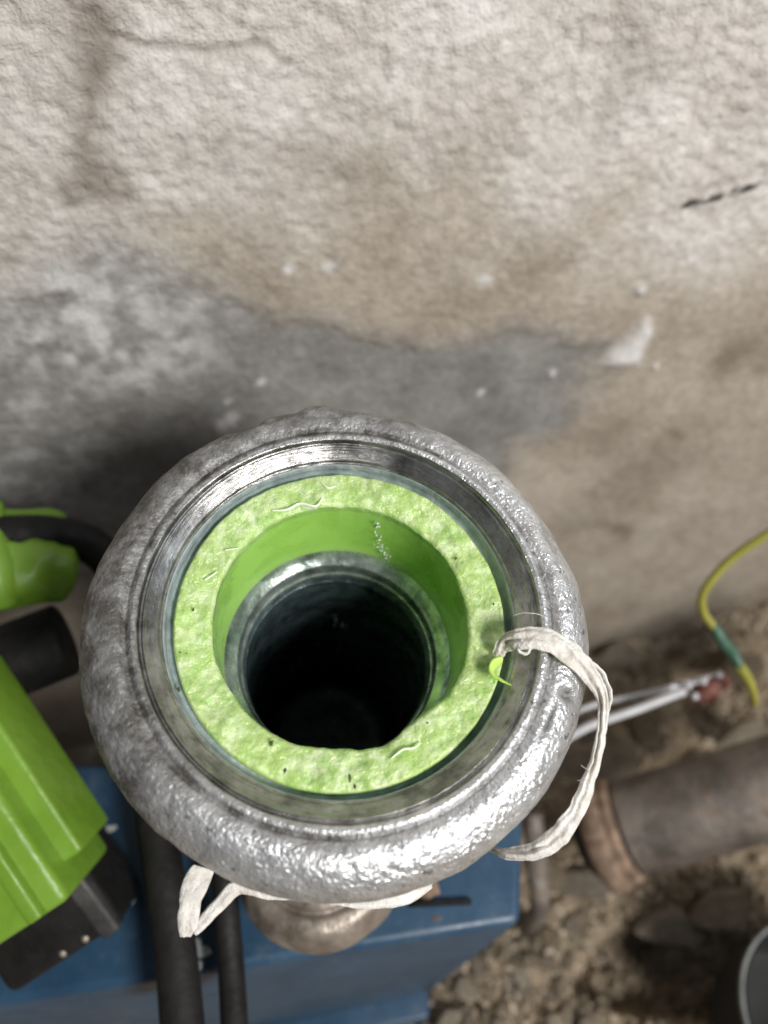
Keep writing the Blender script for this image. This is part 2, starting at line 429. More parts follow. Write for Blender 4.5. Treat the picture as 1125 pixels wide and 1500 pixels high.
def build_wall():
    us = axis_pts(-0.55, 0.60, -0.15, 0.17, 0.0007, 0.010)
    zs = axis_pts(-0.07, 0.55, -0.01, 0.275, 0.0007, 0.010)
    u, z = np.meshgrid(us, zs); nu, nz = len(us), len(zs)
    uv = np.stack([u.ravel(), z.ravel()], 1)
    q = np.stack([uv[:, 0], uv[:, 1], np.zeros(len(uv))], 1)
    w1 = fbm(q, 55, 4, 3); w2 = fbm(q + 5, 55, 4, 4); wp = np.stack([w1, w2], 1)
    P = lambda *a: [wall_uv(*k) for k in a]
    uvw = uv + wp * 0.006
    # lime wash on the upper wall
    lime_line = P((-200, 400), (120, 330), (330, 250), (560, 230), (800, 300), (1000, 350), (1400, 330))
    yl = np.interp(uv[:, 0], [p[0] for p in lime_line], [p[1] for p in lime_line])
    lime = sstep(-0.028, 0.020, uv[:, 1] - yl + w1 * 0.022)
    # grey cement smear
    sd = poly_sdf(uv + wp * 0.009, P((-260, 440), (60, 412), (170, 385), (280, 415), (420, 470), (540, 478), (740, 488), (900, 500), (865, 590), (755, 660), (700, 740), (600, 900), (200, 900), (60, 830), (-260, 830)))
    cem = sstep(0.007, -0.007, sd) * (0.93 + 0.15 * w2)
    # stains
    st = sstep(0.005, -0.004, poly_sdf(uvw, P((98, -60), (172, -60), (172, 120), (160, 200), (185, 300), (130, 300), (140, 200), (108, 130)))) * 0.85
    st = np.maximum(st, 0.75 * sstep(0.007, 0.0005, seg_d(uvw, P((125, 290), (190, 285)))))
    st = np.maximum(st, 0.28 * sstep(0.006, 0.0, seg_d(uvw, P((300, 215), (420, 232), (520, 250), (570, 310)))))
    st = np.maximum(st, 0.45 * sstep(0.012, 0.0, seg_d(uvw, P((930, 20), (950, 90), (905, 150)))))
    st = np.maximum(st, 0.42 * sstep(0.022, -0.002, seg_d(uvw, P((870, 640), (960, 700), (880, 780)))))
    st = np.maximum(st, 0.9 * sstep(0.006, 0.0, seg_d(uvw, P((875, 770), (915, 790)))))
    st = np.maximum(st, 0.8 * sstep(0.0035, 0.0, seg_d(uvw, P((985, 620), (987, 640)))))
    st = np.maximum(st, 0.85 * sstep(0.010, 0.0, seg_d(uvw, P((1070, 520), (1110, 505), (1180, 540)))))
    st = np.maximum(st, 0.8 * sstep(0.05, 0.0, uv[:, 1] + w1 * 0.02 - 0.004 ) * 0.9)
    st = np.clip(st * (0.9 + 0.5 * fbm(q, 160, 4, 9)), 0, 1)
    # white efflorescence
    pw = fbm(q, 260, 4, 21)
    wh = sstep(0.026, -0.004, poly_sdf(uvw, P((40, 455), (110, 440), (235, 490), (190, 520), (60, 500)))) * sstep(-0.7, 0.6, pw) * 0.85
    wh = np.maximum(wh, 0.35 * sstep(0.030, 0.0, seg_d(uvw, P((0, 560), (90, 590), (60, 690)))) * sstep(-0.3, 0.6, pw))
    wh = np.maximum(wh, 0.8 * sstep(0.0026, -0.0016, poly_sdf(uv + wp * 0.006, P((930, 470), (935, 485), (918, 532), (888, 535), (900, 505)))))
    for c, r_ in (((438, 392), .0016), ((490, 388), .0017), ((715, 408), .0019), ((940, 420), .0016), ((340, 588), .0015), ((385, 556), .0015), ((330, 632), .003), ((350, 622), .003), ((700, 577), .0016), ((812, 558), .0018), ((948, 535), .0014)):
        wh = np.maximum(wh, 0.75 * sstep(r_ * 1.4, r_ * 0.2, np.linalg.norm(uv + wp * 0.005 - wall_uv(*c), axis=1)))
    # pencil dashes
    mk = np.zeros(len(uv))
    for a in (P((1004, 303), (1058, 291)), P((1078, 283), (1112, 270)), P((1150, 260), (1260, 232))):
        mk = np.maximum(mk, sstep(0.0012, 0.0006, seg_d(uv + wp * 0.0007, a)) * sstep(-0.45, 0.1, fbm(q, 600, 3, 31) + 0.18))
    # relief
    rough = 0.35 + 0.65 * lime
    rough = rough * (1 - 0.45 * np.clip(cem, 0, 1))
    an = q.copy(); an[:, 0] *= 0.75; an[:, 1] = an[:, 1] * 1.15 + an[:, 0] * 0.35
    h = 0.0020 * fbm(q, 20, 2, 40) + rough * (0.00030 * fbm(an, 240, 2, 49) + 0.00050 * fbm(an, 680, 2, 50))
    h += 0.0004 * fbm(q, 130, 4, 60) - 0.0030 * sstep(0.0, -0.004, sd) * 0.25
    h += 0.0016 * wh * (uv[:, 0] > 0.03)
    crack = sstep(0.0011, 0.0, seg_d(uv + wp * 0.003, P((160, 48), (240, 48), (290, 62), (370, 72), (430, 98))))
    h -= crack * 0.0008
    # broken plaster at the foot, on the right
    hole = sstep(0.006, -0.006, poly_sdf(uv + wp * 0.012, P((955, 1010), (985, 925), (1080, 890), (1300, 870), (1300, 1200), (955, 1200))))
    h -= hole * (0.012 + 0.010 * fbm(q, 90, 4, 70))
    V = W0 + np.outer(uv[:, 0], WD) + np.outer(h, WN); V[:, 2] = uv[:, 1]
    i, j = np.meshgrid(np.arange(nz - 1), np.arange(nu - 1), indexing='ij')
    a = (i * nu + j).ravel()
    Fc = np.stack([a, a + 1, a + nu + 1, a + nu], 1)
    o = mesh_obj('wall', V, Fc, M_WALL, attrs=dict(lime=lime, cement=np.clip(cem, 0, 1), stain=np.clip(st + crack * .6, 0, 1), white=np.clip(wh, 0, 1), mark=mk))
    o['kind'] = 'structure'
    return o
wall_o = build_wall()

# ------------------------------------------------------------------ floor
def floor_h(x, y):
    q = np.stack([x, y, np.zeros(len(x))], 1)
    h = 0.006 * fbm(q, 22, 4, 80) + 0.0035 * fbm(q, 110, 4, 81) + 0.0016 * fbm(q, 380, 3, 82)
    c = at_z(1000, 1420, 0)
    d = np.hypot((x - c[0]) / 0.042, (y - c[1]) / 0.014)
    p = at_z(1105, 1015, 0); wob = 0.004 * fbm(q, 70, 3, 85)
    pit = sstep(0.034, 0.029, np.abs(x - p[0]) + wob) * sstep(0.024, 0.019, np.abs(y - p[1]) + wob)
    return h - 0.016 * sstep(1.15, 0.75, d) - 0.024 * pit
def build_floor():
    xs = axis_pts(-0.9, 0.9, -0.02, 0.26, 0.0012, 0.012); ys = axis_pts(-0.9, 0.42, -0.02, 0.20, 0.0012, 0.012)
    x, y = np.meshgrid(xs, ys); nx, ny = len(xs), len(ys)
    x, y = x.ravel(), y.ravel()
    V = np.stack([x, y, floor_h(x, y)], 1)
    i, j = np.meshgrid(np.arange(ny - 1), np.arange(nx - 1), indexing='ij'); a = (i * nx + j).ravel()
    o = mesh_obj('floor', V, np.stack([a, a + 1, a + nx + 1, a + nx], 1), M_FLOOR)
    o['kind'] = 'structure'; return o
floor_o = build_floor()

# rubble lying on the floor
def stone_mesh(seed, sub=3, flat=0.75, rough=0.25, mat=M_STONE):
    import bmesh
    bm = bmesh.new(); bmesh.ops.create_icosphere(bm, subdivisions=sub, radius=1.0)
    V = np.array([v.co[:] for v in bm.verts])
    V = V * (1 + rough * fbm(V + seed * 3.7, 1.6, 4, seed, .6))[:, None]
    k = 5; r2 = np.random.default_rng(seed)
    for _ in range(11):                                     # chip flat facets
        n = r2.normal(size=3); n /= np.linalg.norm(n); lim = r2.uniform(0.42, 0.75)
        d = V @ n; V = V - np.outer(np.maximum(d - lim, 0) * 0.85, n)
    V[:, 2] *= flat
    for v, c in zip(bm.verts, V): v.co = c
    me = bpy.data.meshes.new('stone'); bm.to_mesh(me); bm.free()
    me.polygons.foreach_set('use_smooth', [True] * len(me.polygons)); me.materials.append(mat)
    return me
stones = [stone_mesh(k, 2, 0.7, 0.35, M_STONE if k % 3 else M_STONEG) for k in range(9)]
blocks = [stone_mesh(40 + k, 4, 0.8, 0.22, M_STONE if k % 2 else M_STONEG) for k in range(4)]
def put_stone(me, px, py, z, rx, ry, rz, rot):
    p = at_z(px, py, z)
    o = bpy.data.objects.new('stone', me); COL.objects.link(o)
    o.location = p; o.scale = (rx, ry, rz); o.rotation_euler = (random.uniform(-.2, .2), random.uniform(-.2, .2), rot)
    o.parent = floor_o
    return o
for i, (px, py, z, rx, ry, rz, rot) in enumerate([
        (905, 965, 0.010, .020, .010, .012, .25), (945, 1065, 0.006, .010, .014, .010, .4), (860, 1115, 0.004, .026, .014, .009, .1),
        (1015, 1130, 0.004, .018, .010, .010, .3), (1100, 1085, 0.006, .024, .012, .012, .2), (1090, 985, 0.008, .020, .010, .014, .1),
        (855, 1290, 0.006, .014, .010, .010, .2), (795, 1280, 0.004, .010, .012, .012, .1), (985, 1365, 0.004, .022, .010, .008, .12),
        (1060, 1330, 0.006, .022, .010, .010, .2), (815, 960, 0.006, .018, .010, .012, .2), (40, 1020, 0.006, .03, .012, .012, .2)]):
    put_stone(blocks[i % 4], px, py, z * .6, rx * .8, ry * .8, rz * .7, rot)
for k in range(230):
    if k < 160: px, py = random.uniform(610, 900), random.uniform(1330, 1530)
    else: px, py = random.uniform(860, 1140), random.uniform(960, 1530)
    p = at_z(px, py, 0); r_ = random.uniform(0.0014, 0.0036) * (1.0 if k % 6 else 1.6)
    put_stone(random.choice(stones), px, py, float(floor_h(p[:1], p[1:2])[0]) + r_ * .3, r_, r_ * random.uniform(.7, 1.1), r_, random.uniform(0, 6))
def build_gravel():
    V, Fc = [], []
    base = [(1, 0, 0), (0, 1, 0), (-1, 0, 0), (0, -1, 0), (0, 0, .8), (0, 0, -.8)]
    tri = [(0, 1, 4), (1, 2, 4), (2, 3, 4), (3, 0, 4), (1, 0, 5), (2, 1, 5), (3, 2, 5), (0, 3, 5)]
    n = 9000
    x = rng.uniform(-0.03, 0.25, n); y = rng.uniform(0.0, 0.19, n); hz = floor_h(x, y)
    for k in range(n):
        r_ = rng.uniform(0.0005, 0.0019); rot = rng.uniform(0, 6.28); o = len(V)
        for b_ in base:
            j = rng.uniform(.6, 1.25, 3)
            V.append((x[k] + r_ * (b_[0] * math.cos(rot) - b_[1] * math.sin(rot)) * j[0], y[k] + r_ * (b_[0] * math.sin(rot) + b_[1] * math.cos(rot)) * j[1], hz[k] + r_ * .4 + r_ * b_[2] * j[2]))
        Fc += [tuple(o + q for q in t) for t in tri]
    o = mesh_obj('gravel', V, Fc, M_GRIT)
    o['kind'] = 'stuff'; tag(o, 'loose tan grit and crumbs scattered over the earth floor', 'gravel')
build_gravel()

# ------------------------------------------------------------------ the fitting
DR = 0.100
RIM = at_d(503, 891, DR)
ax = ray(456, 1318); ax /= np.linalg.norm(ax)          # axis, pointing down the bore
zf = Vector(-ax); xf = Vector((1, 0, 0)); xf = (xf - zf * xf.dot(zf)).normalized(); yf = zf.cross(xf)
ROT = Matrix((xf, yf, zf)).transposed()
fit = empty('pipe_fitting', RIM, ROT)
tag(fit, 'round galvanised cast iron pipe fitting with machined mouth and lime green plastic lining', 'pipe fitting')
mm = 0.001
def PR(l): return [(r * mm, z * mm) for r, z in l]

# cast body, from the mouth edge outwards and down
prof = smooth_profile(PR([(27.15, -0.05), (27.6, .18), (28.0, .08), (28.5, -.22), (28.9, -.05), (29.7, .30), (30.8, .25), (32.2, -.45), (33.7, -1.9), (34.8, -4.0), (35.2, -6.6), (34.8, -9.4), (33.4, -12), (31.6, -14), (29.9, -15.2), (28.8, -17.5), (28.5, -22), (28.5, -38), (27.5, -42), (24.5, -43.5), (22.5, -44)]), 150)
V, Fc, TH, Nn, pr = lathe(prof, 720, 0.0007)
rr = np.hypot(V[:, 0], V[:, 1])
amp = sstep(28.3 * mm, 29.8 * mm, rr)
d = amp * (0.00060 * fbm(V, 60, 3, 101) + 0.00012 * fbm(V, 260, 3, 102) + 0.00010 * fbm(V, 700, 2, 103))
def bearing(px, py): return math.atan2(-(py - 950), px - 490)
def angdist(th, a): return np.abs((th - a + math.pi) % (2 * math.pi) - math.pi)
d += 0.0009 * sstep(0.11, 0.02, angdist(TH, bearing(440, 610))) * sstep(30.5 * mm, 34 * mm, rr)          # lump on the far edge
d -= 0.0009 * sstep(0.10, 0.03, angdist(TH, bearing(340, 665))) * sstep(31 * mm, 34.4 * mm, rr)
dent = np.exp(-(angdist(TH, bearing(805, 1065)) * 33 / 1.0) ** 2 - ((rr / mm - 31.8) / 1.6) ** 2)
d -= dent * 0.0010
dent2 = np.exp(-(angdist(TH, bearing(765, 1100)) * 33 / 3.0) ** 2 - ((rr / mm - 30.4) / 0.4) ** 2)
d -= dent2 * 0.0005
left = 0.5 - 0.5 * np.cos(TH - R(-12))                 # dusty left side, with its shade painted into the colour
dirt_shade = np.clip(sstep(0.25, 0.75, left + 0.35 * fbm(V, 60, 4, 110)) * 0.95 + sstep(27.6 * mm, 28.4 * mm, rr) * sstep(29.2 * mm, 28.5 * mm, rr) * 0.8 + dent * 1.6 + dent2 * 1.3 + sstep(-6 * mm, -12 * mm, V[:, 2]) * .5, 0, 1)  # also darkens the groove, dents and underside
body = mesh_obj('cast_body', V + Nn * d[:, None], Fc, M_CAST, fit, attrs=dict(dirt_shade=dirt_shade))

# machined mouth: stepped chamfer
prof = PR([(27.15, -.05), (27.0, -.15), (26.75, -.75), (26.45, -.85), (26.35, -.62), (25.7, -1.26), (25.0, -1.82), (24.6, -2.15), (24.4, -2.5), (24.1, -2.6)])
V, Fc, TH, Nn, pr = lathe(prof, 480, 0.00012)
V = V + Nn * (0.00003 * fbm(V, 500, 3, 120))[:, None]
mesh_obj('machined_mouth', V, Fc[:, ::-1], M_MACH, fit)
# zinc bore wall under the chamfer
prof = PR([(24.1, -2.6), (23.95, -2.8), (24.05, -3.0), (23.9, -3.3), (24.0, -3.9), (23.9, -4.6), (23.6, -5.2), (22.6, -5.4)])
V, Fc, TH, Nn, pr = lathe(prof, 320, 0.0004)
mesh_obj('bore_wall', V, Fc[:, ::-1], M_ZINC, fit)

# green plastic lining: rough cut end and smooth inside
def hole_r(th):
    p = np.stack([np.cos(th), np.sin(th), np.zeros_like(th)], 1)
    r_ = 17.9 + 0.20 * fbm(p, 3.5, 3, 130) + 0.10 * fbm(p, 14, 2, 131)
    r_ -= 0.85 * sstep(0.34, 0.05, angdist(th, R(-52))) + 0.35 * sstep(0.28, 0.05, angdist(th, R(-92)))
    return r_ * mm
def build_liner():
    segs = 560; th = np.linspace(0, 2 * math.pi, segs, endpoint=False); hr = hole_r(th)
    rows = [(23.05, -26), (23.05, -9), (23.05, -4.4), (22.9, -3.85)]
    nt_ = 30; V, cut = [], []
    for r_, z_ in rows: V.append(np.stack([r_ * mm * np.cos(th), r_ * mm * np.sin(th), np.full(segs, z_ * mm)], 1)); cut.append(np.full(segs, 0.8))
    for k in range(1, nt_ + 1):
        t = k / nt_; r_ = 22.85 * mm * (1 - t) + (hr + 0.0004) * t
        V.append(np.stack([r_ * np.cos(th), r_ * np.sin(th), np.full(segs, -3.75 * mm - 0.0006 * t)], 1)); cut.append(np.full(segs, 1.0))
    for z_, f in ((-4.7, 1.0), (-5.2, .55), (-6.0, .1), (-10, 0), (-13, 0), (-17, 0), (-21, 0), (-27, 0)):
        e = max(0, min(1, (-z_ - 5) / 4)); r_ = hr * (1 - e) + 17.85 * mm * e
        V.append(np.stack([r_ * np.cos(th), r_ * np.sin(th), np.full(segs, z_ * mm)], 1)); cut.append(np.full(segs, f))
    M_ = len(V); V = np.array(V).reshape(-1, 3); cut = np.concatenate(cut)
    dz = cut * (0.00030 * fbm(V, 260, 4, 140) + 0.00034 * fbm(V, 700, 3, 141) + 0.0006 * fbm(V, 70, 2, 142))
    dz *= (V[:, 2] > -5.3 * mm)
    V[:, 2] += dz
    i, j = np.meshgrid(np.arange(M_ - 1), np.arange(segs), indexing='ij')
    a = (i * segs + j).ravel(); b_ = (i * segs + (j + 1) % segs).ravel()
    return mesh_obj('plastic_lining', V, np.stack([a, b_, b_ + segs, a + segs], 1), M_LINER, fit, attrs=dict(cut=cut))
lining = build_liner()
# inner steel ring and black bore below
prof = smooth_profile(PR([(18.0, -20.3), (17.7, -20.7), (17.3, -21.2), (16.8, -21.65), (16.3, -22.05), (15.95, -22.4), (15.8, -23.2), (15.7, -24.4), (15.35, -24.9), (15.3, -25.6), (15.7, -26.9)]), 60)
V, Fc, TH, Nn, pr = lathe(prof, 300)
V += Nn * (0.00007 * fbm(V, 200, 3, 150))[:, None]
ring = mesh_obj('inner_steel_ring', V, Fc[:, ::-1], M_WETSTEEL, fit)
prof = smooth_profile(PR([(15.7, -26.9), (15.3, -27.4), (15.0, -28.5), (15.0, -36), (15.0, -60), (15, -85), (14, -95), (4, -96), (0.05, -96)]), 60)
V, Fc, TH, Nn, pr = lathe(prof, 200)
V += Nn * (0.0003 * fbm(V, 160, 4, 151))[:, None]
bore_o = mesh_obj('bore', V, Fc[:, ::-1], M_BORE, fit)
# threaded pipe below, running down into the pump
prof = PR([(22.5, -44), (21.5, -44.5), (21.3, -130), (19, -130.5)])
V, Fc, TH, Nn, pr = lathe(prof, 64)
mesh_obj('pipe', V, Fc, M_DULL, fit)

def loc(px, py, z):            # point in the fitting's own frame where the view ray meets local height z
    o = np.array(CAM) - RIM; r_ = ray(px, py); Rm = np.array(ROT)
    lo, lr = Rm.T @ o, Rm.T @ r_
    return lo + lr * ((z - lo[2]) / lr[2])
def glob(p): return np.array(ROT) @ np.array(p) + RIM

# bits of grey fluff and specks on the lining and in the bore
def blob_strip(name, pts, r0, parent, mat, seed, n=14, spread=0.0005):
    V, Fc = [], []
    P = spline(pts, n); rr_ = np.random.default_rng(seed)
    for p in P:
        for _ in range(2):
            c = p + rr_.normal(size=3) * spread; r_ = r0 * rr_.uniform(.4, 1.2); o = len(V)
            for b_ in ((1, 0, 0), (-1, 0, 0), (0, 1, 0), (0, -1, 0), (0, 0, 1), (0, 0, -1)): V.append(c + np.array(b_) * r_ * rr_.uniform(.5, 1.4))
            Fc += [tuple(o + q for q in t) for t in ((0, 2, 4), (2, 1, 4), (1, 3, 4), (3, 0, 4), (2, 0, 5), (1, 2, 5), (3, 1, 5), (0, 3, 5))]
    return mesh_obj(name, V, Fc, mat, parent)
def on_bore(px, py, rad):      # where the view ray meets the inside wall of radius rad
    o = np.array(CAM) - RIM; r_ = ray(px, py); Rm = np.array(ROT); lo, lr = Rm.T @ o, Rm.T @ r_
    a = lr[0] ** 2 + lr[1] ** 2; b_ = 2 * (lo[0] * lr[0] + lo[1] * lr[1]); c = lo[0] ** 2 + lo[1] ** 2 - rad ** 2
    t = (-b_ + math.sqrt(b_ * b_ - 4 * a * c)) / (2 * a); return lo + lr * t
blob_strip('fluff', [on_bore(552, 762, 17.7 * mm), on_bore(553, 790, 17.7 * mm), on_bore(560, 805, 17.7 * mm), on_bore(570, 820, 17.7 * mm)], 0.00022, lining, M_PALE, 5, 26, 0.00032)
blob_strip('fluff', [on_bore(487, 902, 14.85 * mm), on_bore(508, 922, 14.85 * mm)], 0.00025, bore_o, M_PALE, 6, 12, 0.00035)
blob_strip('fluff', [on_bore(470, 938, 14.85 * mm), on_bore(486, 946, 14.85 * mm), on_bore(505, 950, 14.85 * mm), on_bore(530, 960, 14.85 * mm)], 0.00018, bore_o, M_PALE, 8, 9, 0.0005)
for k, (px, py, w, l) in enumerate(((397, 1088, .35, .5), (668, 818, .3, .35), (512, 1140, .25, .9), (520, 1152, .22, .6), (600, 1135, .25, .3), (417, 1128, .2, .5), (283, 893, .25, .3), (722, 885, .2, .25), (640, 745, .3, .7), (262, 1010, .2, .6))):
    c = loc(px, py, -3.75 * mm); V, Fc, TH, Nn, pr = lathe(PR([(.02, .35), (.7, .2), (1, -.3)]), 7)
    V = V * np.array([w * .7, l * .6, .3]) + c + 0.00008 * rng.normal(size=(len(V), 3))
    mesh_obj('dirt_speck', V, Fc, M_SPECK, lining)
# wet streaks of cutting oil on the cut end, white glint painted in
for k, (pts, w) in enumerate([
        ([(398, 748), (420, 747), (440, 738), (462, 742), (472, 730)], .00035), ([(330, 806), (350, 803)], .00035),
        ([(470, 706), (480, 715), (492, 712)], .0003), ([(572, 1112), (590, 1098), (605, 1096), (617, 1088)], .0003), ([(300, 850), (318, 838)], .0003)]):
    P = [loc(x, y, -3.65 * mm) for x, y in pts]
    V, Fc = sweep(P, [w * .4] + [w] * (len(P) - 2) + [w * .4], [w * .3] + [w * .55] * (len(P) - 2) + [w * .3], 10, n=30)
    mesh_obj('oil_glint_streak', V, Fc, M_WETGLINT, lining)

# ------------------------------------------------------------------ sealing tape and shaving
def P3(px, py, z): return glob(loc(px, py, z * mm))
tape = empty('sealing_tape', P3(735, 945, -3.5))
tag(tape, 'frayed off-white strip of sealing tape looped over the edge of the fitting', 'sealing tape')
V, Fc = sweep([P3(728, 958, -3.0), P3(738, 944, -1.2), P3(762, 934, 1.3), P3(800, 938, 1.9), P3(835, 958, 1.6), P3(862, 985, .6), P3(881, 1020, -.8), P3(882, 1060, -2), P3(868, 1120, -3.5), P3(848, 1180, -5), P3(818, 1222, -6.5), P3(780, 1246, -8.5), P3(742, 1249, -11), P3(715, 1240, -14), P3(690, 1225, -17)],
              np.array([.7, 1.1, 1.5, 1.6, 1.6, 1.25, .85, .65, .7, 1.1, 1.35, 1.0, .7, .6, .5]) * mm, np.array([.3, .34, .36, .36, .36, .36, .38, .4, .36, .32, .32, .34, .35, .3, .3]) * mm,
              44, twist=[0.5, 0.3, 0.1, -.1, .1, .35, .5, .4, .2, -.15, -.1, .2, .5, .4, .4], face=tuple(np.array(ROT)[:, 2]), n=170, wobble=0.00045, wscale=360, folds=.6)
loop_o = into(mesh_obj('tape_loop', V, Fc, M_TAPE), tape)
V, Fc = sweep([P3(858, 960, .5), P3(884, 990, -1), P3(892, 1020, -2), P3(890, 1045, -2.6)], [.25 * mm, .5 * mm, .5 * mm, .3 * mm], .2 * mm, 10, n=40, wobble=.0003)
into(mesh_obj('frayed_strand', V, Fc, M_TAPE), loop_o)
V, Fc = sweep([P3(765, 937, 1.5), P3(760, 952, .8), P3(772, 957, .8), P3(778, 950, 1.2)], .28 * mm, .2 * mm, 8, n=30, wobble=.0003)
into(mesh_obj('frayed_strand', V, Fc, M_TAPE), loop_o)
for pts in ([(752, 902, .3), (765, 898, 1.2), (785, 899, 1.5), (797, 903, .9)], [(851, 1121, -2.6), (862, 1130, -2), (860, 1142, -2), (846, 1143, -3.2)]):
    V, Fc = sweep([P3(*q) for q in pts], .05 * mm, .05 * mm, 6, n=24)
    into(mesh_obj('fibre', V, Fc, M_TAPE), loop_o)
tape2 = empty('sealing_tape', P3(350, 1300, -15))
tag(tape2, 'crumpled off-white tape end hanging in a V below the near side of the fitting', 'sealing tape')
V, Fc = sweep([P3(630, 1290, -15.5), P3(595, 1312, -14), P3(540, 1320, -14), P3(480, 1316, -14), P3(400, 1306, -14.5), P3(350, 1298, -14.5), P3(318, 1328, -15), P3(282, 1364, -16)],
              np.array([1.0, 1.2, .9, .8, .9, .95, .85, .7]) * mm, .4 * mm, 16, twist=[.3, 0, .4, .8, .4, 0, .2, .4], face=tuple(-FW), n=110, wobble=.0003, wscale=330, folds=.5)
into(mesh_obj('tape_strip', V, Fc, M_TAPE), tape2)
V, Fc = sweep([P3(271, 1372, -16), P3(273, 1352, -15.5), P3(279, 1322, -15), P3(287, 1296, -14.5), P3(300, 1270, -14.5)],
              np.array([.7, 1.25, 1.4, 1.7, 1.5]) * mm, .35 * mm, 16, twist=[.1, 0, .2, 0, .3], face=tuple(-FW), n=60, wobble=.0004, wscale=330, folds=.5)
into(mesh_obj('tape_end', V, Fc, M_TAPE), tape2)
V, Fc = sweep([P3(733, 968, -3.2), P3(722, 975, -2.8), P3(722, 988, -2.2), P3(732, 996, -1.6), P3(748, 1003, -1)], np.array([1.0, .9, .8, .55, .1]) * mm, np.array([.35, .3, .3, .2, .08]) * mm, 10, twist=[0, .5, .9, 1.1, 1.2], n=40, wobble=.00015)
tag(mesh_obj('plastic_shaving', V, Fc, M_SHAVE), 'curled lime green plastic shaving on the lining beside the tape', 'shaving')

# ------------------------------------------------------------------ blue pump casing
def bevel_prism(top, bot, bev, name, mat, parent=None):
    """closed solid between two matching polygons, with rounded edges"""
    import bmesh
    bm = bmesh.new()
    t = [bm.verts.new(tuple(p)) for p in top]; b_ = [bm.verts.new(tuple(p)) for p in bot]
    bm.faces.new(t); bm.faces.new(b_[::-1]); n = len(t)
    for k in range(n): bm.faces.new((t[k], b_[k], b_[(k + 1) % n], t[(k + 1) % n]))
    bmesh.ops.recalc_face_normals(bm, faces=bm.faces)
    if bev: bmesh.ops.bevel(bm, geom=list(bm.edges), offset=bev, segments=4, affect='EDGES', profile=.5)
    me = bpy.data.meshes.new(name); bm.to_mesh(me); bm.free()
    me.materials.append(mat)
    o = bpy.data.objects.new(name, me); COL.objects.link(o)
    for p in me.polygons: p.use_smooth = True
    try: me.set_sharp_from_angle(angle=R(50))
    except Exception: pass
    if parent is not None: into(o, parent)
    return o
ZB = 0.115
pump = empty('pump_casing', at_z(450, 1350, 0))
tag(pump, 'dusty blue painted metal pump casing under the fitting', 'pump')
top = [at_z(40, 1112, ZB), at_z(768, 1150, ZB), at_z(764, 1353, ZB), at_z(-120, 1492, ZB)]
bot = [q * np.array([1, 1, 0]) + np.array([k * .016, 0, .004]) for q, k in zip(top, (1, -1, -1, 1))]
case_o = bevel_prism(top, bot, 0.0022, 'casing', M_BLUE, pump)
f0, f1 = bot[3] + (0, 0, .006), bot[2] + (0, 0, .006)
fl = [(f0, (0, .01)), (f1, (0, .01)), (f1, (0, -.007)), (f0, (0, -.007))]
bevel_prism([p + (x, y, .003) for p, (x, y) in fl], [p + (x, y, -.012) for p, (x, y) in fl], .001, 'foot_flange', M_BLUE, pump)
# slot and a small stud on top
a, b2 = at_z(600, 1325, ZB + .0004), at_z(690, 1321, ZB + .0004)
V, Fc = sweep([a, (a + b2) / 2, b2], .0012, .0006, 10, n=8); into(mesh_obj('slot_bar', V, Fc, M_BLACK), pump)
V, Fc = sweep([at_z(622, 1300, ZB), at_z(626, 1296, ZB + .004), at_z(640, 1292, ZB + .005)], .0026, .0024, 12, n=10, wobble=.0006); into(mesh_obj('rusty_bolt', V, Fc, M_RUSTY), pump)

for px, py, r_ in ((283, 1384, .0017), (297, 1392, .0014), (285, 1412, .0015), (180, 1300, .0019), (186, 1320, .0014), (162, 1214, .0011), (640, 1345, .0008), (500, 1388, .0007)):
    V, Fc, TH, Nn, pr = lathe(PR([(.02, .34), (.5, .3), (.85, .15), (1, -.1)]), 18)
    V = V * (r_ / mm) * np.array([1.3, .8, .25]) + at_z(px, py, ZB + .0001)
    V += 0.0008 * np.stack([fbm(V, 500, 2, 200), fbm(V, 500, 2, 201), np.zeros(len(V))], 1)
    into(mesh_obj('paint_fleck', V, Fc, M_PALE if px < 300 else M_RUSTY), case_o)

# domed galvanised plug
plug_p = at_d(468, 1250, .155)
plug = empty('pipe_plug', plug_p)
tag(plug, 'dull grey domed pipe plug half hidden under the near rim of the fitting', 'pipe plug')
V, Fc, TH, Nn, pr = lathe(smooth_profile(PR([(.05, 6), (7, 5.8), (11, 4.2), (12, 3.0), (13.4, 3.4), (15.8, 2.2), (17.4, -1.5), (17.7, -4), (16.6, -7), (14.5, -9), (14, -12)]), 60), 120)
V += Nn * (0.0003 * fbm(V, 200, 3, 160))[:, None]
mesh_obj('cap', V, Fc, M_DULL, plug)
zz = plug_p[2] - ZB
V, Fc, TH, Nn, pr = lathe(PR([(14, -11.8), (13.6, -12.5), (13.6, -zz / mm - 1)]), 64)
mesh_obj('neck', V, Fc, M_RUSTY, plug)

# ------------------------------------------------------------------ black cables by the pump
def cable(name, pts, r_, mat, label, n=60, cat='cable', group=None, nseg=18, wob=0):
    V, Fc = sweep(pts, r_, r_, nseg, n=n, wobble=wob)
    return tag(mesh_obj(name, V, Fc, mat), label, cat, group)
cable('cable', [at_d(218, 1120, .172), at_d(228, 1200, .164), at_d(243, 1300, .156), at_d(258, 1400, .150), at_d(272, 1560, .140)], .0042, M_RUBBER, 'thick black rubber cable running down left of the pump top')
cable('cable', [at_d(318, 1170, .166), at_d(326, 1260, .160), at_d(333, 1350, .155), at_d(340, 1440, .150), at_d(346, 1560, .142)], .0027, M_RUBBER, 'thinner black cable just right of the thick cable')
cable('cable', [at_d(-30, 790, .158), at_d(20, 783, .160), at_d(80, 784, .164), at_d(135, 800, .168), at_d(180, 850, .172), at_d(215, 930, .178), at_d(218, 1050, .184), at_d(215, 1140, .19)], .0042, M_BLACK, 'black cable curving out of the green bracket behind the fitting')

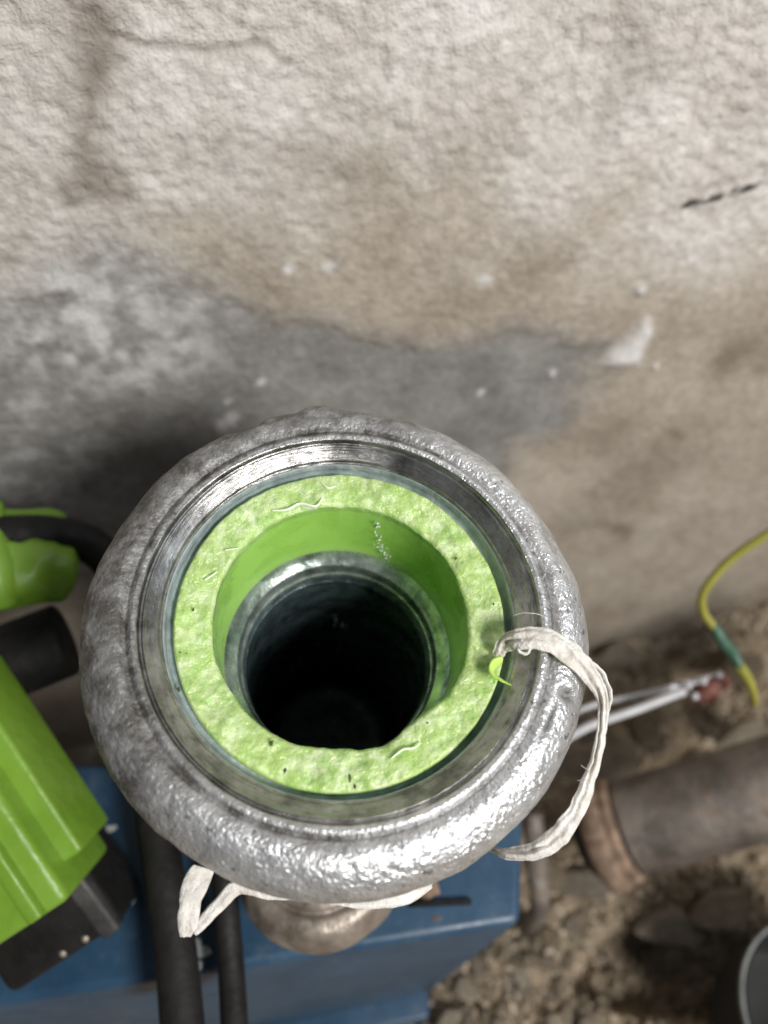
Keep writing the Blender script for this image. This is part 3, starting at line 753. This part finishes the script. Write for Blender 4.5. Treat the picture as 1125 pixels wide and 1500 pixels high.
# ------------------------------------------------------------------ green tool on the left
def frame_prism(A, B, hw, hh, bev, name, mat, parent, hint=None, prof=None):
    A, B = np.array(A), np.array(B); t = (B - A) / np.linalg.norm(B - A)
    h = np.array(hint if hint is not None else -FW); h = h - t * (h @ t); h /= np.linalg.norm(h); s_ = np.cross(t, h)
    prof = prof or [(-1, -1), (1, -1), (1, 1), (-1, 1)]
    ta = [A + s_ * x * hw + h * y * hh for x, y in prof]; tb = [B + s_ * x * hw + h * y * hh for x, y in prof]
    return bevel_prism(tb, ta, bev, name, mat, parent), t, s_, h
tool = empty('power_tool', at_z(20, 1400, 0.0))
tag(tool, 'lime green and black plastic tool housing at the left edge', 'tool')
A, B = at_d(-150, 1045, .150), at_d(43, 1338, .150)
_, t_, s_, h_ = frame_prism(A, B, .0150, .011, .0016, 'green_shell', M_GREEN, tool)
# side step and raised rib on the shell
e = .0150
sg = 1.0 if (s_ @ RT) > 0 else -1.0
frame_prism(A + s_ * sg * (e - .006) + h_ * .0115, B + s_ * sg * (e - .006) + h_ * .0115 - t_ * .0005, .0016, .0016, .0007, 'raised_rib', M_GREEN, tool)
frame_prism(A + s_ * sg * (e + .0015) - h_ * .002, B + s_ * sg * (e + .0015) - h_ * .002 - t_ * .0055, .0026, .0075, .0009, 'side_flange', M_GREEN, tool)
# black lower casing showing past the end
low_o, *_ = frame_prism(B - t_ * .03 - h_ * .009, B + t_ * .0125 - h_ * .009, .0138, .008, .0022, 'lower_casing', M_BLACK, tool)
frame_prism(B + s_ * sg * .0108 - t_ * .01 - h_ * .001, B + s_ * sg * .0108 + t_ * .013 - h_ * .003, .0022, .0022, .0009, 'black_rod', M_BLACKDUSTY, tool)
for dx, dy in ((.006, .0125), (.0005, .0125)):
    c = B + t_ * (dy - .002) + s_ * sg * dx - h_ * .0012
    V, Fc, TH, Nn, pr = lathe(PR([(.05, .4), (.5, .35), (.8, 0), (.9, -.8)]), 16)
    into(mesh_obj('screw_head', V + c, Fc, M_DULL), low_o)
brk = empty('cable_bracket', at_d(10, 830, .165))
tag(brk, 'lime green plastic bracket gripping the black cable above the black tube', 'bracket')
V, Fc = sweep([at_d(-60, 850, .158), at_d(-10, 845, .158), at_d(40, 838, .160), at_d(80, 832, .163), at_d(104, 832, .166)], np.array([9, 9, 7.4, 5.6, 3.6]) * mm, np.array([8, 8, 6.5, 5.5, 3.4]) * mm, 24, n=40, wobble=.0028, wscale=110)
into(mesh_obj('lower_jaw', V, Fc, M_GREEN), brk)
V, Fc = sweep([at_d(-60, 745, .160), at_d(-15, 760, .163), at_d(30, 763, .166), at_d(70, 761, .167), at_d(93, 766, .168)], np.array([3, 2.2, 1.5, 1.4, 1.0]) * mm, np.array([4, 3, 3, 3, 2.4]) * mm, 16, n=30)
into(mesh_obj('upper_lip', V, Fc, M_GREEN), brk)
V, Fc = sweep([at_d(-16, 742, .163), at_d(-12, 790, .157), at_d(-2, 840, .154), at_d(8, 880, .156)], np.array([3, 3.8, 5, 4]) * mm, np.array([3, 3.4, 4, 3]) * mm, 20, n=30)
into(mesh_obj('cheek', V, Fc, M_GREEN), brk)
c0, c1 = at_d(92, 938, .172), at_d(-90, 1010, .166)
V, Fc = sweep([c0, c0 * .985 + c1 * .015, (c0 + c1) / 2, c1], [.0078, .0086, .0086, .0086], [.0078, .0086, .0086, .0086], 36, n=24)
into(mesh_obj('black_tube', V, Fc, M_BLACK), brk)

# ------------------------------------------------------------------ rusty pipe on the right
pa, pb = at_d(905, 1216, .252), at_d(1420, 1070, .218)
axis = (pb - pa) / np.linalg.norm(pb - pa)
rp = empty('rusty_pipe', pa)
tag(rp, 'thick dark rusty pipe with flared collar lying above the rubble', 'pipe')
L = np.linalg.norm(pb - pa)
q = Vector(axis).to_track_quat('Z', 'Y').to_matrix().to_4x4()
def on_axis(name, prof, mat, segs=120, amp_=0):
    V, Fc, TH, Nn, pr = lathe(prof, segs)
    if amp_: V += Nn * (amp_ * fbm(V, 160, 4, 170))[:, None]
    o = mesh_obj(name, V, Fc, mat, rp); o.matrix_local = q
    return o
on_axis('tube', [(.0150, .004), (.0150, .05), (.0151, .12), (.0152, L)][::-1], M_RUST, 120, .0004)
on_axis('collar', smooth_profile(PR([(12, -7), (15.6, -8.6), (17.4, -7.4), (18.4, -5.0), (18.2, -2.6), (17.2, -1.2), (16.5, -.9), (16.9, .4), (16.7, 1.8), (15.9, 2.6), (14.7, 2.9)]), 50)[::-1], M_RUSTY, 120, .0003)
on_axis('end_plug', smooth_profile(PR([(.05, -14), (8, -13.5), (12.5, -11), (14.5, -7)]), 24)[::-1], M_BLACKDUSTY, 80, .0003)
# rusty rod beside the casing
a, b2 = at_z(782, 1215, .055), at_z(790, 1330, .03)
cable('rusty_rod', [a + (0, .004, .002), a, (a + b2) / 2, b2, b2 + (0, 0, -.03)], .0032, M_RUST, 'short rusty iron rod standing beside the blue casing', 40, 'rod', wob=.0006)
# round grey pot at lower right corner
pc = at_z(1228, 1495, .04) * np.array([1, 1, 0])
pot = empty('round_pot', pc); tag(pot, 'dark round container with pale rim cut off by the lower right corner', 'container')
V, Fc, TH, Nn, pr = lathe(smooth_profile(PR([(.05, 1), (20, 1.5), (24, 4), (25.5, 12), (25.5, 30), (25.6, 40)]), 40), 96)
mesh_obj('wall_side', V, Fc[:, ::-1], M_GLAZE, pot)
V, Fc, TH, Nn, pr = lathe(smooth_profile(PR([(25.6, 39), (26.4, 40.2), (27.2, 40), (27.4, 38.8), (26.6, 37), (25.9, 36)]), 24), 96)
mesh_obj('rim', V, Fc[:, ::-1], M_RIM, pot)

# ------------------------------------------------------------------ wires on the right
cable('wire', [at_d(800, 1100, .205), at_d(860, 1065, .205), at_d(930, 1040, .206), at_d(1003, 1012, .207)], .0012, M_WIREW, 'white insulated wire, lower of the pair beside the tape', 40)
cable('wire', [at_d(800, 1062, .212), at_d(870, 1033, .212), at_d(930, 1020, .213), at_d(1050, 990, .214)], .0009, M_WIREW, 'grey-white insulated wire, upper of the pair beside the tape', 40)
term = empty('wire_terminal', at_d(1035, 1005, .212)); tag(term, 'small red terminal with pale bead ends where the white wires stop', 'terminal')
V, Fc = sweep([at_d(1018, 1022, .214), at_d(1040, 1008, .214), at_d(1062, 992, .215)], np.array([2.2, 3.4, 2.2]) * mm, np.array([2, 3, 2]) * mm, 14, n=20, wobble=.0006)
into(mesh_obj('terminal_block', V, Fc, M_RED), term)
for px, py in ((1008, 1005), (1018, 1020), (1030, 998), (1054, 988)):
    c = at_d(px, py, .210)
    V, Fc, TH, Nn, pr = lathe(smooth_profile(PR([(.05, 1.1), (.8, .8), (1.1, 0), (.8, -.8), (.05, -1.1)]), 12), 14)
    into(mesh_obj('bead', V + c, Fc, M_WIREW), term)
gw = empty('earth_wire', at_d(1060, 930, .2)); tag(gw, 'yellow and green earth wire arching out from the right edge', 'wire')
V, Fc = sweep([at_d(1190, 740, .185), at_d(1125, 782, .188), at_d(1070, 820, .192), at_d(1032, 865, .195), at_d(1030, 895, .197), at_d(1045, 918, .198)], .00115, .00115, 14, n=50)
into(mesh_obj('yellow_wire', V, Fc, M_WIREY), gw)
V, Fc = sweep([at_d(1043, 914, .198), at_d(1058, 938, .199), at_d(1073, 958, .2), at_d(1084, 978, .2)], np.array([1.3, 1.7, 1.9, 1.6]) * mm, np.array([1.2, 1.5, 1.5, 1.4]) * mm, 14, n=30, wobble=.0004)
into(mesh_obj('green_sleeve', V, Fc, M_WIREG), gw)
V, Fc = sweep([at_d(1080, 972, .2), at_d(1094, 992, .201), at_d(1103, 1012, .202), at_d(1106, 1032, .206)], np.array([1.7, 1.5, 1.1, .9]) * mm, np.array([1.5, 1.3, 1.0, .8]) * mm, 14, n=30)
into(mesh_obj('yellow_end', V, Fc, M_WIREY), gw)
